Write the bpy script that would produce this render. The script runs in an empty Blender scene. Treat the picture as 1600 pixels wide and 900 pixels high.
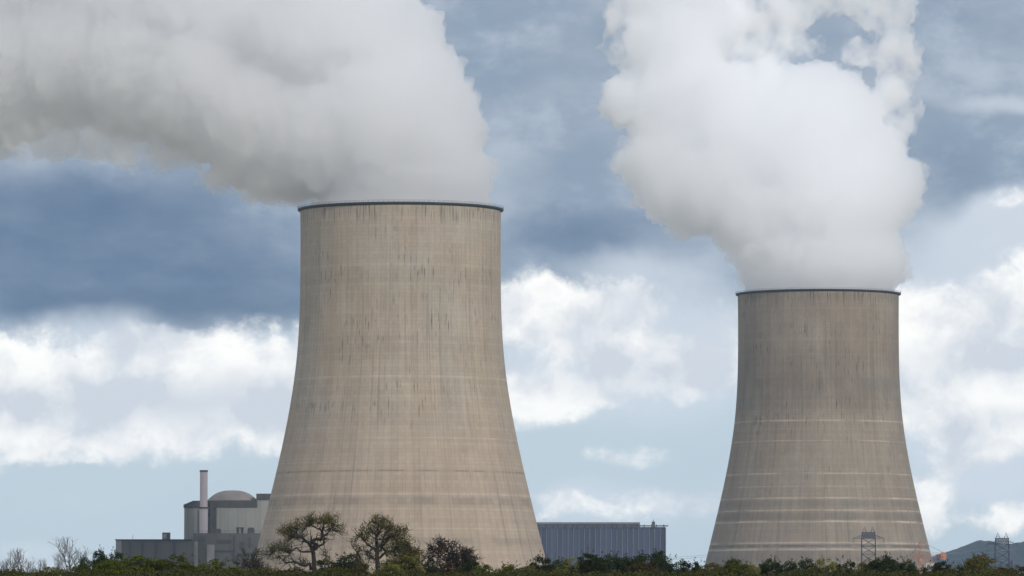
import bpy, bmesh, math, random
import numpy as np
from mathutils import Vector, Matrix, noise

SC = bpy.context.scene
COL = SC.collection
R = math.radians

# ------------------------------------------------------------------ camera
FPX = 8966.0                       # focal length in 1600-wide pixels (long telephoto)
HORIZON = 993.0
EYE = 2.0
PITCH = math.atan((HORIZON - 450.0) / FPX)
cam_d = bpy.data.cameras.new("camera")
cam_d.sensor_width = 36.0
cam_d.lens = 36.0 * FPX / 1600.0
cam_d.clip_start = 1.0
cam_d.clip_end = 60000.0
cam = bpy.data.objects.new("camera", cam_d)
COL.objects.link(cam)
cam.location = (0, 0, EYE)
cam.rotation_euler = (math.pi / 2 + PITCH, 0, 0)
SC.camera = cam

# ------------------------------------------------------------------ sun, exposure
SUN_ELEV, SUN_AZ = R(25), R(148)    # azimuth clockwise from the viewing direction (+Y): low-ish sun over the photographer's right shoulder
sun_d = bpy.data.lights.new("sun", 'SUN')
sun_d.energy = 1.9
sun_d.angle = R(14)
sun_d.color = (1.0, 0.96, 0.91)
sun = bpy.data.objects.new("sun", sun_d)
COL.objects.link(sun)
sd = Vector((math.sin(SUN_AZ) * math.cos(SUN_ELEV), math.cos(SUN_AZ) * math.cos(SUN_ELEV), math.sin(SUN_ELEV)))
sun.rotation_euler = sd.to_track_quat('Z', 'Y').to_euler()
sun.location = (200, -200, 400)

vs = SC.view_settings
vs.view_transform = 'Standard'; vs.look = 'None'; vs.exposure = 0.2; vs.gamma = 1.0; vs.use_curve_mapping = False
SC.render.engine = 'CYCLES'
cy = SC.cycles
cy.max_bounces = 56
cy.diffuse_bounces = 3
cy.glossy_bounces = 2
cy.transmission_bounces = 4
cy.transparent_max_bounces = 16
cy.volume_bounces = 56
cy.use_denoising = True
cy.use_adaptive_sampling = True
cy.adaptive_threshold = 0.02

def at(px, py, Y):
    """world point seen at pixel (px, py) of the 1600x900 frame, at depth Y"""
    d = Vector(((px - 800.0) / FPX, (450.0 - py) / FPX, -1.0))
    d = cam.rotation_euler.to_matrix() @ d
    return Vector((0, 0, EYE)) + d * (Y / d.y)

def lin(c):
    return tuple(((x / 255.0) / 12.92 if x / 255.0 <= 0.04045 else ((x / 255.0 + 0.055) / 1.055) ** 2.4) for x in c)

# ------------------------------------------------------------------ world: Nishita sky and cloud cover laid out by compass direction
W = bpy.data.worlds.new("World")
SC.world = W
W.use_nodes = True
nt = W.node_tree
for n in list(nt.nodes): nt.nodes.remove(n)

class NB:
    def __init__(s, tree): s.t = tree; s.n = tree.nodes; s.l = tree.links
    def new(s, typ, **kw):
        n = s.n.new(typ)
        for k, v in kw.items(): setattr(n, k, v)
        return n
    def put(s, node, i, v):
        if v is None: return
        if isinstance(v, bpy.types.NodeSocket): s.l.new(v, node.inputs[i])
        else: node.inputs[i].default_value = v
    def math(s, op, a=None, b=None, c=None, clamp=False):
        n = s.new('ShaderNodeMath', operation=op); n.use_clamp = clamp
        for i, v in enumerate((a, b, c)): s.put(n, i, v)
        return n.outputs[0]
    def vmath(s, op, a=None, b=None, c=None):
        n = s.new('ShaderNodeVectorMath', operation=op)
        for i, v in enumerate((a, b, c)): s.put(n, i, v)
        return n.outputs['Value'] if op in ('DOT_PRODUCT', 'LENGTH', 'DISTANCE') else n.outputs[0]
    def noise(s, vec, scale, detail=4, rough=0.5, dist=0.0, dim='3D'):
        n = s.new('ShaderNodeTexNoise', noise_dimensions=dim)
        s.put(n, 'Vector', vec); n.inputs['Scale'].default_value = scale
        n.inputs['Detail'].default_value = detail; n.inputs['Roughness'].default_value = rough
        n.inputs['Distortion'].default_value = dist
        return n
    def rng(s, v, a, b, c=0.0, d=1.0, smooth=True):
        n = s.new('ShaderNodeMapRange'); n.interpolation_type = 'SMOOTHSTEP' if smooth else 'LINEAR'
        s.put(n, 0, v)
        for i, x in enumerate((a, b, c, d)): s.put(n, i + 1, x)
        return n.outputs[0]
    def mix(s, f, a, b, blend='MIX'):
        n = s.new('ShaderNodeMix', data_type='RGBA', blend_type=blend)
        s.put(n, 0, f)
        for i, v in ((6, a), (7, b)):
            if isinstance(v, tuple) and len(v) == 3: v = v + (1.0,)
            s.put(n, i, v)
        return n.outputs[2]
    def comb(s, x, y, z=0.0):
        n = s.new('ShaderNodeCombineXYZ')
        for i, v in enumerate((x, y, z)): s.put(n, i, v)
        return n.outputs[0]
    def blobs(s, vec, lst):
        acc = None
        for (cx, cy_, rx, ry, w) in lst:
            q = s.vmath('MULTIPLY_ADD', vec, (1.0 / rx, 1.0 / ry, 0.0), (-cx / rx, -cy_ / ry, 0.0))
            d = s.vmath('DOT_PRODUCT', q, q)
            f = s.math('SUBTRACT', 1.0, s.math('MULTIPLY', d, 0.5), clamp=True)
            f = s.math('MULTIPLY', f, f)
            acc = s.math('MULTIPLY_ADD', f, w, acc if acc is not None else 0.0)
        return acc

b = NB(nt)
tc = b.new('ShaderNodeTexCoord')
sep = b.new('ShaderNodeSeparateXYZ'); nt.links.new(tc.outputs['Generated'], sep.inputs[0])
X, Y_, Z = sep.outputs
az = b.math('ARCTAN2', X, Y_)                                # compass bearing from the power station
el = b.math('ARCTAN2', Z, b.math('SQRT', b.math('ADD', b.math('MULTIPLY', X, X), b.math('MULTIPLY', Y_, Y_))))
U = b.math('MULTIPLY_ADD', az, FPX, 800.0)                   # about 1/9000 rad units
V = b.math('MULTIPLY_ADD', el, -FPX, HORIZON)
P0 = b.comb(U, V)
nw1 = b.noise(P0, 1 / 160.0, 5, 0.55)
nw2 = b.noise(P0, 1 / 420.0, 3, 0.5)
def centred(n, amp):
    return b.vmath('MULTIPLY_ADD', n.outputs['Color'], (amp, amp * 0.75, 0), (-amp / 2, -amp * 0.375, 0))
P = b.vmath('ADD', P0, b.vmath('ADD', centred(nw1, 95.0), centred(nw2, 90.0)))

# clear air low down, from the physical sky
sky = b.new('ShaderNodeTexSky', sky_type='NISHITA')
sky.sun_disc = False; sky.sun_elevation = SUN_ELEV; sky.sun_rotation = SUN_AZ
sky.altitude = 80; sky.air_density = 1.0; sky.dust_density = 2.0; sky.ozone_density = 1.5
SKYK = 10.0
def K(c, m=1.0): return tuple(x * SKYK * m for x in lin(c))
clear = b.mix(0.85, sky.outputs[0], K((196, 211, 222)))
# high thin veil, grey-blue stratus
strn = b.noise(b.vmath('MULTIPLY', P0, (1.0, 1.8, 1.0)), 1 / 330.0, 5, 0.55)
strn2 = b.noise(b.vmath('MULTIPLY', P0, (1.0, 1.5, 1.0)), 1 / 120.0, 5, 0.6)
stra_c = b.mix(b.rng(strn.outputs[0], 0.35, 0.68), K((130, 145, 165)), K((166, 176, 189)))
stra_c = b.mix(b.math('MULTIPLY', b.rng(strn2.outputs[0], 0.45, 0.72), 0.55), stra_c, K((184, 193, 205)))
stra = b.math('ADD', b.rng(V, 640.0, 430.0), b.math('MULTIPLY_ADD', strn.outputs[0], 0.5, -0.25), clamp=True)
c = b.mix(stra, clear, stra_c)
# darker bellies
dkn = b.noise(b.vmath('MULTIPLY', P0, (0.7, 1.6, 1.0)), 1 / 140.0, 6, 0.6)
dark = b.blobs(P, [(150, 400, 520, 120, .9), (330, 470, 260, 75, .8), (60, 500, 130, 50, .4), (40, 330, 300, 100, .5), (900, 375, 190, 50, .75),
                   (840, 230, 110, 90, .3), (1490, 265, 110, 75, .45), (1450, 420, 60, 60, .5), (1480, 40, 100, 60, .2)])
c = b.mix(b.math('MULTIPLY', b.rng(dark, 0.12, 0.95), b.rng(dkn.outputs[0], 0.3, 0.7, 1.0, 0.72)), c, K((91, 111, 139)))
bot = b.blobs(P, [(300, 485, 230, 46, .8), (60, 470, 120, 40, .4)])
c = b.mix(b.math('MULTIPLY', b.rng(bot, 0.2, 0.9), 0.55), c, K((80, 99, 126)))
# pale haze veil between the cumulus
veil = b.blobs(P, [(1000, 545, 300, 130, 1.1), (1500, 560, 280, 230, 1.2), (1100, 790, 300, 70, .4), (930, 790, 120, 50, .5), (120, 790, 160, 26, .35), (40, 860, 120, 24, .5), (560, 860, 500, 30, .3), (1540, 760, 120, 50, .5), (300, 610, 460, 130, .9), (840, 230, 120, 90, .28), (1010, 410, 130, 40, .35), (120, 520, 160, 40, .35), (60, 300, 120, 60, .15), (1500, 80, 180, 60, .3), (1560, 370, 120, 60, .6), (1580, 168, 150, 24, .6), (1590, 320, 80, 40, .7)])
c = b.mix(b.math('MULTIPLY', b.rng(veil, 0.15, 0.9), 0.85), c, K((208, 215, 224)))
# white cumulus
wl = [(100, 600, 330, 84, 1.15), (370, 605, 210, 98, 1.15), (40, 577, 90, 34, .5), (180, 702, 260, 34, .8), (420, 660, 60, 60, .4),
      (860, 495, 130, 64, 1.2), (960, 530, 120, 60, .95), (850, 620, 94, 46, 1.6), (1090, 560, 120, 54, .95), (1080, 470, 90, 35, .3), (960, 600, 80, 40, .4), (980, 470, 90, 40, .4),
      (990, 708, 66, 24, .6), (875, 797, 66, 30, .75), (1020, 790, 100, 34, .6), (1080, 600, 60, 30, .3),
      (1490, 520, 150, 66, .95), (1570, 440, 60, 50, .8), (1470, 620, 110, 66, .75), (1570, 630, 110, 75, .7), (1420, 470, 60, 40, .4), (1440, 790, 68, 55, 1.5), (1500, 705, 80, 36, .7), (1580, 690, 60, 40, .6),
      (1580, 808, 60, 30, .8), (1590, 312, 48, 24, .35), (1430, 480, 60, 40, .5), (1420, 640, 60, 40, .4),
      (20, 885, 110, 30, .3), (-200, 640, 300, 120, .9), (1800, 520, 240, 200, .9), (2300, 500, 400, 240, .8), (-800, 500, 500, 200, .8)]
wh = b.blobs(P, wl)
cn = b.noise(P, 1 / 85.0, 8, 0.62)
cn2 = b.noise(P0, 1 / 22.0, 6, 0.65)
wm = b.rng(b.math('ADD', wh, b.math('MULTIPLY', b.rng(wh, 0.0, 0.30), b.math('ADD', b.math('MULTIPLY_ADD', cn.outputs[0], 2.6, -1.3), b.math('MULTIPLY_ADD', cn2.outputs[0], 0.8, -0.4)))), 0.08, 0.95)
sh1 = b.noise(b.vmath('ADD', P, (900.0, 333.0, 0)), 1 / 130.0, 6, 0.55)
grey = b.blobs(P, [(270, 640, 330, 48, 1.0), (1000, 585, 160, 40, .7), (1530, 560, 160, 30, .6), (1560, 655, 120, 25, .5)])
shade = b.math('ADD', b.rng(sh1.outputs[0], 0.30, 0.62), b.math('MULTIPLY', grey, -0.9), clamp=True)
wcol = b.mix(shade, K((208, 212, 219)), K((254, 251, 246), 1.05))
c = b.mix(wm, c, wcol)
# the rest of the sky, above and around: broken overcast
on = b.noise(tc.outputs['Generated'], 2.6, 6, 0.55)
oc = b.mix(b.rng(on.outputs[0], 0.38, 0.62), K((165, 182, 208)), K((250, 246, 240)))
zen = b.mix(b.rng(on.outputs[0], 0.38, 0.62), K((140, 156, 182)), K((215, 216, 220)))
oc = b.mix(b.rng(el, 0.35, 1.0), oc, zen)
upper = b.rng(el, 0.118, 0.26)
away = b.rng(b.math('ABSOLUTE', az), 0.35, 0.7)
c = b.mix(b.math('MAXIMUM', upper, away), c, oc)
# below the horizon
c = b.mix(b.rng(el, 0.0, -0.01), c, K((88, 92, 84)))
bg = b.new('ShaderNodeBackground'); nt.links.new(c, bg.inputs[0]); bg.inputs[1].default_value = 1.0 / SKYK
wo = b.new('ShaderNodeOutputWorld'); nt.links.new(bg.outputs[0], wo.inputs[0])
W.cycles.sampling_method = 'MANUAL'; W.cycles.sample_map_resolution = 1024

# ------------------------------------------------------------------ helpers
def tag(o, label=None, cat=None, group=None, kind=None):
    if label: o['label'] = label
    if cat: o['category'] = cat
    if group: o['group'] = group
    if kind: o['kind'] = kind
    return o

def empty(name, loc=(0, 0, 0), rz=0.0):
    o = bpy.data.objects.new(name, None); COL.objects.link(o)
    o.location = loc; o.rotation_euler = (0, 0, rz); o.empty_display_size = 1.0
    return o

class MB:
    def __init__(s): s.v = []; s.f = []; s.uv = None
    def add(s, vs_, fs):
        k = len(s.v); s.v += [tuple(v) for v in vs_]; s.f += [tuple(i + k for i in f) for f in fs]
    def box(s, x0, x1, y0, y1, z0, z1):
        s.add([(x0, y0, z0), (x1, y0, z0), (x1, y1, z0), (x0, y1, z0), (x0, y0, z1), (x1, y0, z1), (x1, y1, z1), (x0, y1, z1)],
              [(0, 3, 2, 1), (4, 5, 6, 7), (0, 1, 5, 4), (1, 2, 6, 5), (2, 3, 7, 6), (3, 0, 4, 7)])
        return s
    def tube(s, p, q, r0, r1, n=6):
        p = Vector(p); q = Vector(q); d = q - p
        if d.length < 1e-6: return s
        d.normalize(); a = d.orthogonal().normalized(); c_ = d.cross(a)
        vs_ = []
        for (o, r_) in ((p, r0), (q, r1)):
            for i in range(n):
                t = 2 * math.pi * i / n
                vs_.append(o + (a * math.cos(t) + c_ * math.sin(t)) * r_)
        fs = [(i, (i + 1) % n, n + (i + 1) % n, n + i) for i in range(n)]
        fs += [tuple(range(n - 1, -1, -1)), tuple(range(n, 2 * n))]
        s.add(vs_, fs); return s
    def lathe(s, prof, n=64, cx=0, cy_=0, cap=False):
        k = len(s.v)
        for (r_, z) in prof:
            for i in range(n):
                t = 2 * math.pi * i / n
                s.v.append((cx + r_ * math.sin(t), cy_ - r_ * math.cos(t), z))
        for j in range(len(prof) - 1):
            for i in range(n):
                a = k + j * n + i; b_ = k + j * n + (i + 1) % n
                s.f.append((a, b_, b_ + n, a + n))
        if cap:
            s.f.append(tuple(k + (len(prof) - 1) * n + i for i in range(n)))
        return s
    def mesh(s, name):
        m = bpy.data.meshes.new(name); m.from_pydata(s.v, [], s.f); m.update(); return m
    def build(s, name, mat, parent=None, smooth=False):
        m = s.mesh(name)
        if mat: m.materials.append(mat)
        if smooth: m.polygons.foreach_set('use_smooth', [True] * len(m.polygons))
        o = bpy.data.objects.new(name, m); COL.objects.link(o)
        if parent is not None: o.parent = parent
        return o

def material(name):
    m = bpy.data.materials.new(name); m.use_nodes = True
    t = m.node_tree
    for n in list(t.nodes): t.nodes.remove(n)
    nb = NB(t)
    out = nb.new('ShaderNodeOutputMaterial')
    return m, nb, out

def simple(name, col, rough=0.85, var=0.12, scale=1.0, metallic=0.0, stretch=(1, 1, 1)):
    m, nb, out = material(name)
    p = nb.new('ShaderNodeBsdfPrincipled')
    t = nb.new('ShaderNodeTexCoord')
    v = nb.vmath('MULTIPLY', t.outputs['Object'], stretch)
    n = nb.noise(v, scale, 5, 0.6)
    f = nb.rng(n.outputs[0], 0.3, 0.7)
    c0 = tuple(x * (1 - var) for x in col); c1 = tuple(min(1, x * (1 + var)) for x in col)
    nb.put(p, 'Base Color', nb.mix(f, c0, c1))
    p.inputs['Roughness'].default_value = rough; p.inputs['Metallic'].default_value = metallic
    nb.l.new(p.outputs[0], out.inputs[0])
    return m

# ------------------------------------------------------------------ terrain
def ground_mat():
    m, nb, out = material('meadow')
    p = nb.new('ShaderNodeBsdfPrincipled'); g = nb.new('ShaderNodeNewGeometry')
    n1 = nb.noise(g.outputs['Position'], 0.01, 6, 0.6); n2 = nb.noise(g.outputs['Position'], 0.6, 4, 0.6)
    cc = nb.mix(nb.rng(n1.outputs[0], 0.4, 0.6), (0.21, 0.205, 0.15), (0.29, 0.265, 0.21))  # colours lightened and greyed so the ground bounces light onto the plume undersides
    cc = nb.mix(nb.math('MULTIPLY', n2.outputs[0], 0.5), cc, (0.18, 0.175, 0.13))
    nb.put(p, 'Base Color', cc); p.inputs['Roughness'].default_value = 0.95
    nb.l.new(p.outputs[0], out.inputs[0]); return m
gm = MB()
xs = [-30000, -12000, -5000, -2000, -800, -300, 0, 300, 800, 2000, 5000, 12000, 30000]
ys = [-3000, -500, 0, 200, 400, 700, 1200, 2000, 3000, 5000, 9000, 16000, 40000]
gm.add([(x, y, 0.0) for y in ys for x in xs],
       [(j * 13 + i, j * 13 + i + 1, (j + 1) * 13 + i + 1, (j + 1) * 13 + i) for j in range(12) for i in range(12)])
ground = gm.build('ground', ground_mat()); tag(ground, 'flat lightened green brown meadow floor under the power station', kind='structure')

def hill_mat():
    m, nb, out = material('wooded_slope')
    p = nb.new('ShaderNodeBsdfPrincipled'); g = nb.new('ShaderNodeNewGeometry')
    n1 = nb.noise(g.outputs['Position'], 0.006, 6, 0.65); n2 = nb.noise(g.outputs['Position'], 0.05, 4, 0.6)
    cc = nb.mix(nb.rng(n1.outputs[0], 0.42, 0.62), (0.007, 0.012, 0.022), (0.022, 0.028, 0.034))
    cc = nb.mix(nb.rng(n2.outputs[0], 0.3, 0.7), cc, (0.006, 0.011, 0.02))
    nb.put(p, 'Base Color', cc); p.inputs['Roughness'].default_value = 1.0
    nb.l.new(p.outputs[0], out.inputs[0]); return m
HY = 6800.0
ridge = [(1300, 892), (1400, 882), (1452, 868), (1480, 862), (1495, 857), (1508, 851), (1522, 845), (1535, 842), (1548, 845), (1562, 848), (1580, 846),
         (1600, 845), (1640, 843), (1700, 848), (1800, 852), (1950, 846), (2200, 858), (2600, 850), (3200, 870), (3900, 890)]
hx = np.array([at(a, c_, HY).x for a, c_ in ridge]); hz = np.array([at(a, c_, HY).z for a, c_ in ridge])
hb = MB()
nx, ny = 420, 40
gx = np.linspace(hx[0], hx[-1], nx)
for j in range(ny):
    t = j / (ny - 1)
    yy = HY - 900 + 2600 * t
    prof = math.sin(min(1.0, t / 0.346) * math.pi / 2) ** 1.3 if t < 0.346 else math.cos((t - 0.346) / 0.654 * math.pi / 2) ** 1.2
    for x in gx:
        h = float(np.interp(x, hx, hz))
        w_ = noise.noise(Vector((x * 0.004, yy * 0.004, 0))) * 2 + noise.noise(Vector((x * 0.03, yy * 0.03, 5))) * 3.0 + noise.noise(Vector((x * 0.09, yy * 0.05, 9))) * 3.0
        hb.v.append((x, yy, max(-2.0, h * prof + w_ * prof - 2)))
for j in range(ny - 1):
    for i in range(nx - 1):
        a = j * nx + i; hb.f.append((a, a + 1, a + nx + 1, a + nx))
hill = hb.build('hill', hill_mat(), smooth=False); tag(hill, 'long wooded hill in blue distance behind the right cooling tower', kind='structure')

# ------------------------------------------------------------------ cooling towers
PROFPX = [(993, 257), (930, 241.5), (865, 225), (787, 205.5), (720, 189.5), (660, 177), (620, 170), (600, 167), (560, 162.3), (520, 159.3), (480, 157.6),
          (440, 156.9), (400, 156.7), (360, 156.8), (328, 157.2)]
SCL = 3.7436
PZ = np.array([(993 - y) / SCL + EYE for y, r_ in PROFPX]); PZ[0] = 0.0
PR = np.array([r_ / SCL for y, r_ in PROFPX])
TOPZ = float(PZ[-1])
def rad_at(z): 
    # smooth interpolation through the table
    i = min(max(int(np.searchsorted(PZ, z)) - 1, 0), len(PZ) - 2)
    d = np.gradient(PR, PZ)
    h = PZ[i + 1] - PZ[i]; t = (z - PZ[i]) / h
    return float((2 * t ** 3 - 3 * t ** 2 + 1) * PR[i] + (t ** 3 - 2 * t ** 2 + t) * h * d[i] + (-2 * t ** 3 + 3 * t ** 2) * PR[i + 1] + (t ** 3 - t ** 2) * h * d[i + 1])

def concrete(name, base, dark, warm, bands, darkbands, streak_lo, seed, lowtint, lowz):
    m, nb, out = material(name)
    p = nb.new('ShaderNodeBsdfPrincipled')
    uvn = nb.new('ShaderNodeUVMap'); uvn.uv_map = 'wall'
    uv = nb.vmath('ADD', uvn.outputs[0], (seed * 1.0, 0.0, 0.0))
    s_ = nb.new('ShaderNodeSeparateXYZ'); nb.l.new(uv, s_.inputs[0]); u, v = s_.outputs[0], s_.outputs[1]
    def cell(du, dv):
        x = nb.math('FLOOR', nb.math('MULTIPLY', u, 1 / du)) if du else 0.0
        y = nb.math('FLOOR', nb.math('MULTIPLY', v, 1 / dv)) if dv else 0.0
        w = nb.new('ShaderNodeTexWhiteNoise', noise_dimensions='2D'); nb.l.new(nb.comb(x, y), w.inputs['Vector'])
        return w.outputs['Value']
    big = nb.noise(nb.vmath('MULTIPLY', uv, (1, 0.8, 1)), 0.035, 4, 0.5)
    med = nb.noise(nb.vmath('MULTIPLY', uv, (1, 0.35, 1)), 0.16, 5, 0.6)
    cc = nb.mix(nb.rng(big.outputs[0], 0.38, 0.62), base, warm)
    cc = nb.mix(nb.math('MULTIPLY', nb.rng(v, lowz + 25, lowz - 25), 0.85), cc, lowtint)
    val = nb.math('MULTIPLY_ADD', cell(1.25, 1.6), 0.085, 0.955)
    val = nb.math('MULTIPLY', val, nb.math('MULTIPLY_ADD', cell(2.5, None), 0.10, 0.95))
    val = nb.math('MULTIPLY', val, nb.math('MULTIPLY_ADD', cell(None, 1.6), 0.09, 0.955))
    val = nb.math('MULTIPLY', val, nb.math('MULTIPLY_ADD', cell(7.5, 9.6), 0.07, 0.965))
    val = nb.math('MULTIPLY', val, nb.math('MULTIPLY_ADD', med.outputs[0], 0.34, 0.83))
    # vertical formwork joints and lift joints
    fu = nb.math('FRACT', nb.math('MULTIPLY', u, 1 / 2.5)); fv = nb.math('FRACT', nb.math('MULTIPLY', v, 1 / 1.6))
    val = nb.math('MULTIPLY', val, nb.rng(nb.math('ABSOLUTE', nb.math('SUBTRACT', fu, 0.5)), 0.36, 0.47, 1.0, 0.92))
    val = nb.math('MULTIPLY', val, nb.rng(nb.math('ABSOLUTE', nb.math('SUBTRACT', fv, 0.5)), 0.34, 0.47, 1.0, 0.94))
    # run-off streaks: short vertical dark marks below lift joints
    st1 = nb.noise(nb.vmath('MULTIPLY', uv, (1.5, 0.11, 1)), 1.0, 2, 0.5)
    patch = nb.noise(nb.vmath('MULTIPLY', nb.vmath('ADD', uv, (77, 31, 0)), (1, 1.3, 1)), 0.045, 3, 0.5)
    s1 = nb.math('MULTIPLY', nb.rng(st1.outputs[0], 0.60, 0.67), nb.rng(patch.outputs[0], 0.42, 0.6))
    s1 = nb.math('MULTIPLY', s1, nb.rng(v, streak_lo - 22, streak_lo + 12, 0.25, 1.0))
    # drips under the rim
    st2 = nb.noise(nb.vmath('MULTIPLY', uv, (1.3, 0.05, 1)), 1.0, 2, 0.5)
    s2 = nb.math('MULTIPLY', nb.rng(st2.outputs[0], 0.50, 0.68), nb.rng(v, TOPZ - 11, TOPZ - 1.5))
    # long faint streaks
    st3 = nb.noise(nb.vmath('MULTIPLY', uv, (0.75, 0.012, 1)), 1.0, 3, 0.6)
    s3 = nb.math('MULTIPLY', nb.rng(st3.outputs[0], 0.52, 0.72), 0.42)
    s4n = nb.noise(nb.vmath('MULTIPLY', nb.vmath('ADD', uv, (13, 7, 0)), (2.6, 0.05, 1)), 1.0, 3, 0.6)
    s4 = nb.math('MULTIPLY', nb.rng(s4n.outputs[0], 0.5, 0.7), 0.22)
    s = nb.math('MAXIMUM', nb.math('MAXIMUM', s1, s2), nb.math('MAXIMUM', s3, s4))
    cc = nb.mix(nb.math('MULTIPLY', s, 0.95), cc, dark)
    # repair and lift bands
    bn = nb.noise(nb.vmath('MULTIPLY', uv, (0.06, 0.5, 1)), 1.0, 3, 0.6)
    for (z, hw, k) in bands:
        f = nb.rng(nb.math('ABSOLUTE', nb.math('SUBTRACT', v, z)), hw * 1.2, hw * 0.3)
        f = nb.math('MULTIPLY', f, nb.math('MULTIPLY', nb.rng(bn.outputs[0], 0.36, 0.58, 0.12, 1.0), k))
        cc = nb.mix(f, cc, tuple(min(0.75, x * 1.55) for x in base))
    for (z, hw, k) in darkbands:
        f = nb.rng(nb.math('ABSOLUTE', nb.math('SUBTRACT', v, z)), hw * 1.5, hw * 0.5)
        f = nb.math('MULTIPLY', f, nb.math('MULTIPLY', nb.rng(med.outputs[0], 0.35, 0.6, 0.15, 1.0), k))
        cc = nb.mix(f, cc, dark)
    vm = nb.new('ShaderNodeVectorMath', operation='SCALE'); nb.l.new(cc, vm.inputs[0]); nb.l.new(val, vm.inputs['Scale'])
    nb.l.new(vm.outputs[0], p.inputs['Base Color'])
    p.inputs['Roughness'].default_value = 0.92
    bump = nb.new('ShaderNodeBump'); bump.inputs['Strength'].default_value = 0.25; bump.inputs['Distance'].default_value = 0.15
    nb.l.new(val, bump.inputs['Height']); nb.l.new(bump.outputs[0], p.inputs['Normal'])
    nb.l.new(p.outputs[0], out.inputs[0])
    return m

def y2z1(y): return (HORIZON - y) / SCL + EYE
def y2z2(y): return (HORIZON - y) / 3.0 + EYE
CON1 = concrete('weathered_concrete_warm', (0.338, 0.288, 0.226), (0.085, 0.073, 0.062), (0.33, 0.264, 0.192),
                [(y2z1(595), .35, .30), (y2z1(690), .4, .32), (y2z1(727), .3, .2), (y2z1(777), .35, .28), (y2z1(497), .3, .16), (y2z1(700), .25, .2), (y2z1(830), .3, .2), (y2z1(800), .3, .2)],
                [(y2z1(741), .35, .5), (y2z1(787), 1.6, .38), (y2z1(850), 1.5, .25), (y2z1(440), 3, .12)], 100, 0, (0.335, 0.263, 0.194), 90)
CON2 = concrete('weathered_concrete_grey', (0.252, 0.21, 0.16), (0.066, 0.057, 0.048), (0.226, 0.177, 0.13),
                [(y2z2(662), .55, .7), (y2z2(693), .5, .65), (y2z2(744), .5, .8), (y2z2(764), .4, .6), (y2z2(782), .6, .9), (y2z2(801), .55, .85), (y2z2(818), .65, 1.0), (y2z2(851), .6, .8), (y2z2(861), .7, 1.0)],
                [(y2z2(856), .6, .7), (y2z2(809), 2.0, .35), (y2z2(790), 2.0, .3), (y2z2(872), 3, .4), (y2z2(620), 9, .25), (y2z2(585), 12, .2)], 92, 431, (0.215, 0.175, 0.14), 60)
INNER = simple('wet_inner_concrete', (0.16, 0.155, 0.15), 0.9, 0.2, 0.1)
RIMM = simple('rim_steel_grey', (0.018, 0.018, 0.021), 0.7, 0.3, 0.2)
RAILM = simple('rim_rail_grey', (0.03, 0.031, 0.034), 0.6, 0.2, 0.3)

def cooling_tower(px, D, mat, label):
    c0 = at(px, 500, D)
    root = empty('cooling_tower', (c0.x, D, 0)); tag(root, label, 'cooling tower', 'concrete cooling towers')
    N = 256; zs = np.concatenate([np.linspace(0, TOPZ, 110)])
    m = MB(); m.lathe([(rad_at(z), float(z)) for z in zs], N)
    me = m.mesh('shell'); me.materials.append(mat)
    uv = me.uv_layers.new(name='wall')
    va = np.array(m.v); ang = np.arctan2(va[:, 0], -va[:, 1]) / (2 * math.pi) % 1.0
    li = np.zeros(len(me.loops), dtype=np.int32); me.loops.foreach_get('vertex_index', li)
    uu = ang[li].reshape(-1, 4)
    big = uu.max(axis=1) - uu.min(axis=1) > 0.5
    uu[big] = np.where(uu[big] < 0.5, uu[big] + 1.0, uu[big])
    dat = np.stack([uu.reshape(-1) * 262.5, va[li, 2]], axis=1).astype(np.float32)
    uv.data.foreach_set('uv', dat.reshape(-1))
    me.polygons.foreach_set('use_smooth', [True] * len(me.polygons))
    o = bpy.data.objects.new('shell', me); COL.objects.link(o); o.parent = root
    inn = MB(); inn.lathe([(rad_at(z) - 0.9, float(z)) for z in np.linspace(TOPZ, 0, 40)], 128).build('inner_wall', INNER, root, True)
    rt = rad_at(TOPZ)
    rim = MB(); rim.lathe([(rt - 1.0, TOPZ - 0.5), (rt + 0.05, TOPZ - 0.75), (rt + 0.9, TOPZ - 0.35), (rt + 1.1, TOPZ - .2), (rt + 1.1, TOPZ + 0.42), (rt + 0.9, TOPZ + 0.42), (rt + 0.88, TOPZ + .15), (rt - 1.0, TOPZ + 0.15), (rt - 1.0, TOPZ - .5)], N)
    ro = rim.build('rim_walkway', RIMM, root)
    rl = MB()
    for h in (0.8, 1.2):
        rl.lathe([(rt + 1.02, TOPZ + h - .03), (rt + 1.10, TOPZ + h - .03), (rt + 1.10, TOPZ + h + .03), (rt + 1.02, TOPZ + h + .03), (rt + 1.02, TOPZ + h - .03)], N)
    for i in range(128):
        t = 2 * math.pi * i / 128; x, y = (rt + 1.0) * math.sin(t), -(rt + 1.0) * math.cos(t)
        rl.box(x - .03, x + .03, y - .03, y + .03, TOPZ + .15, TOPZ + 1.22)
    rl.build('handrail', RAILM, ro)
    return root
T1D, T2D = 2395.0, 2989.0
tower1 = cooling_tower(625.8, T1D, CON1, 'larger nearer beige concrete cooling tower behind the olive trees, steam blowing off to the left')
tower2 = cooling_tower(1278.6, T2D, CON2, 'smaller farther grey brown cooling tower with pale horizontal bands, before the blue hill')
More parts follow.
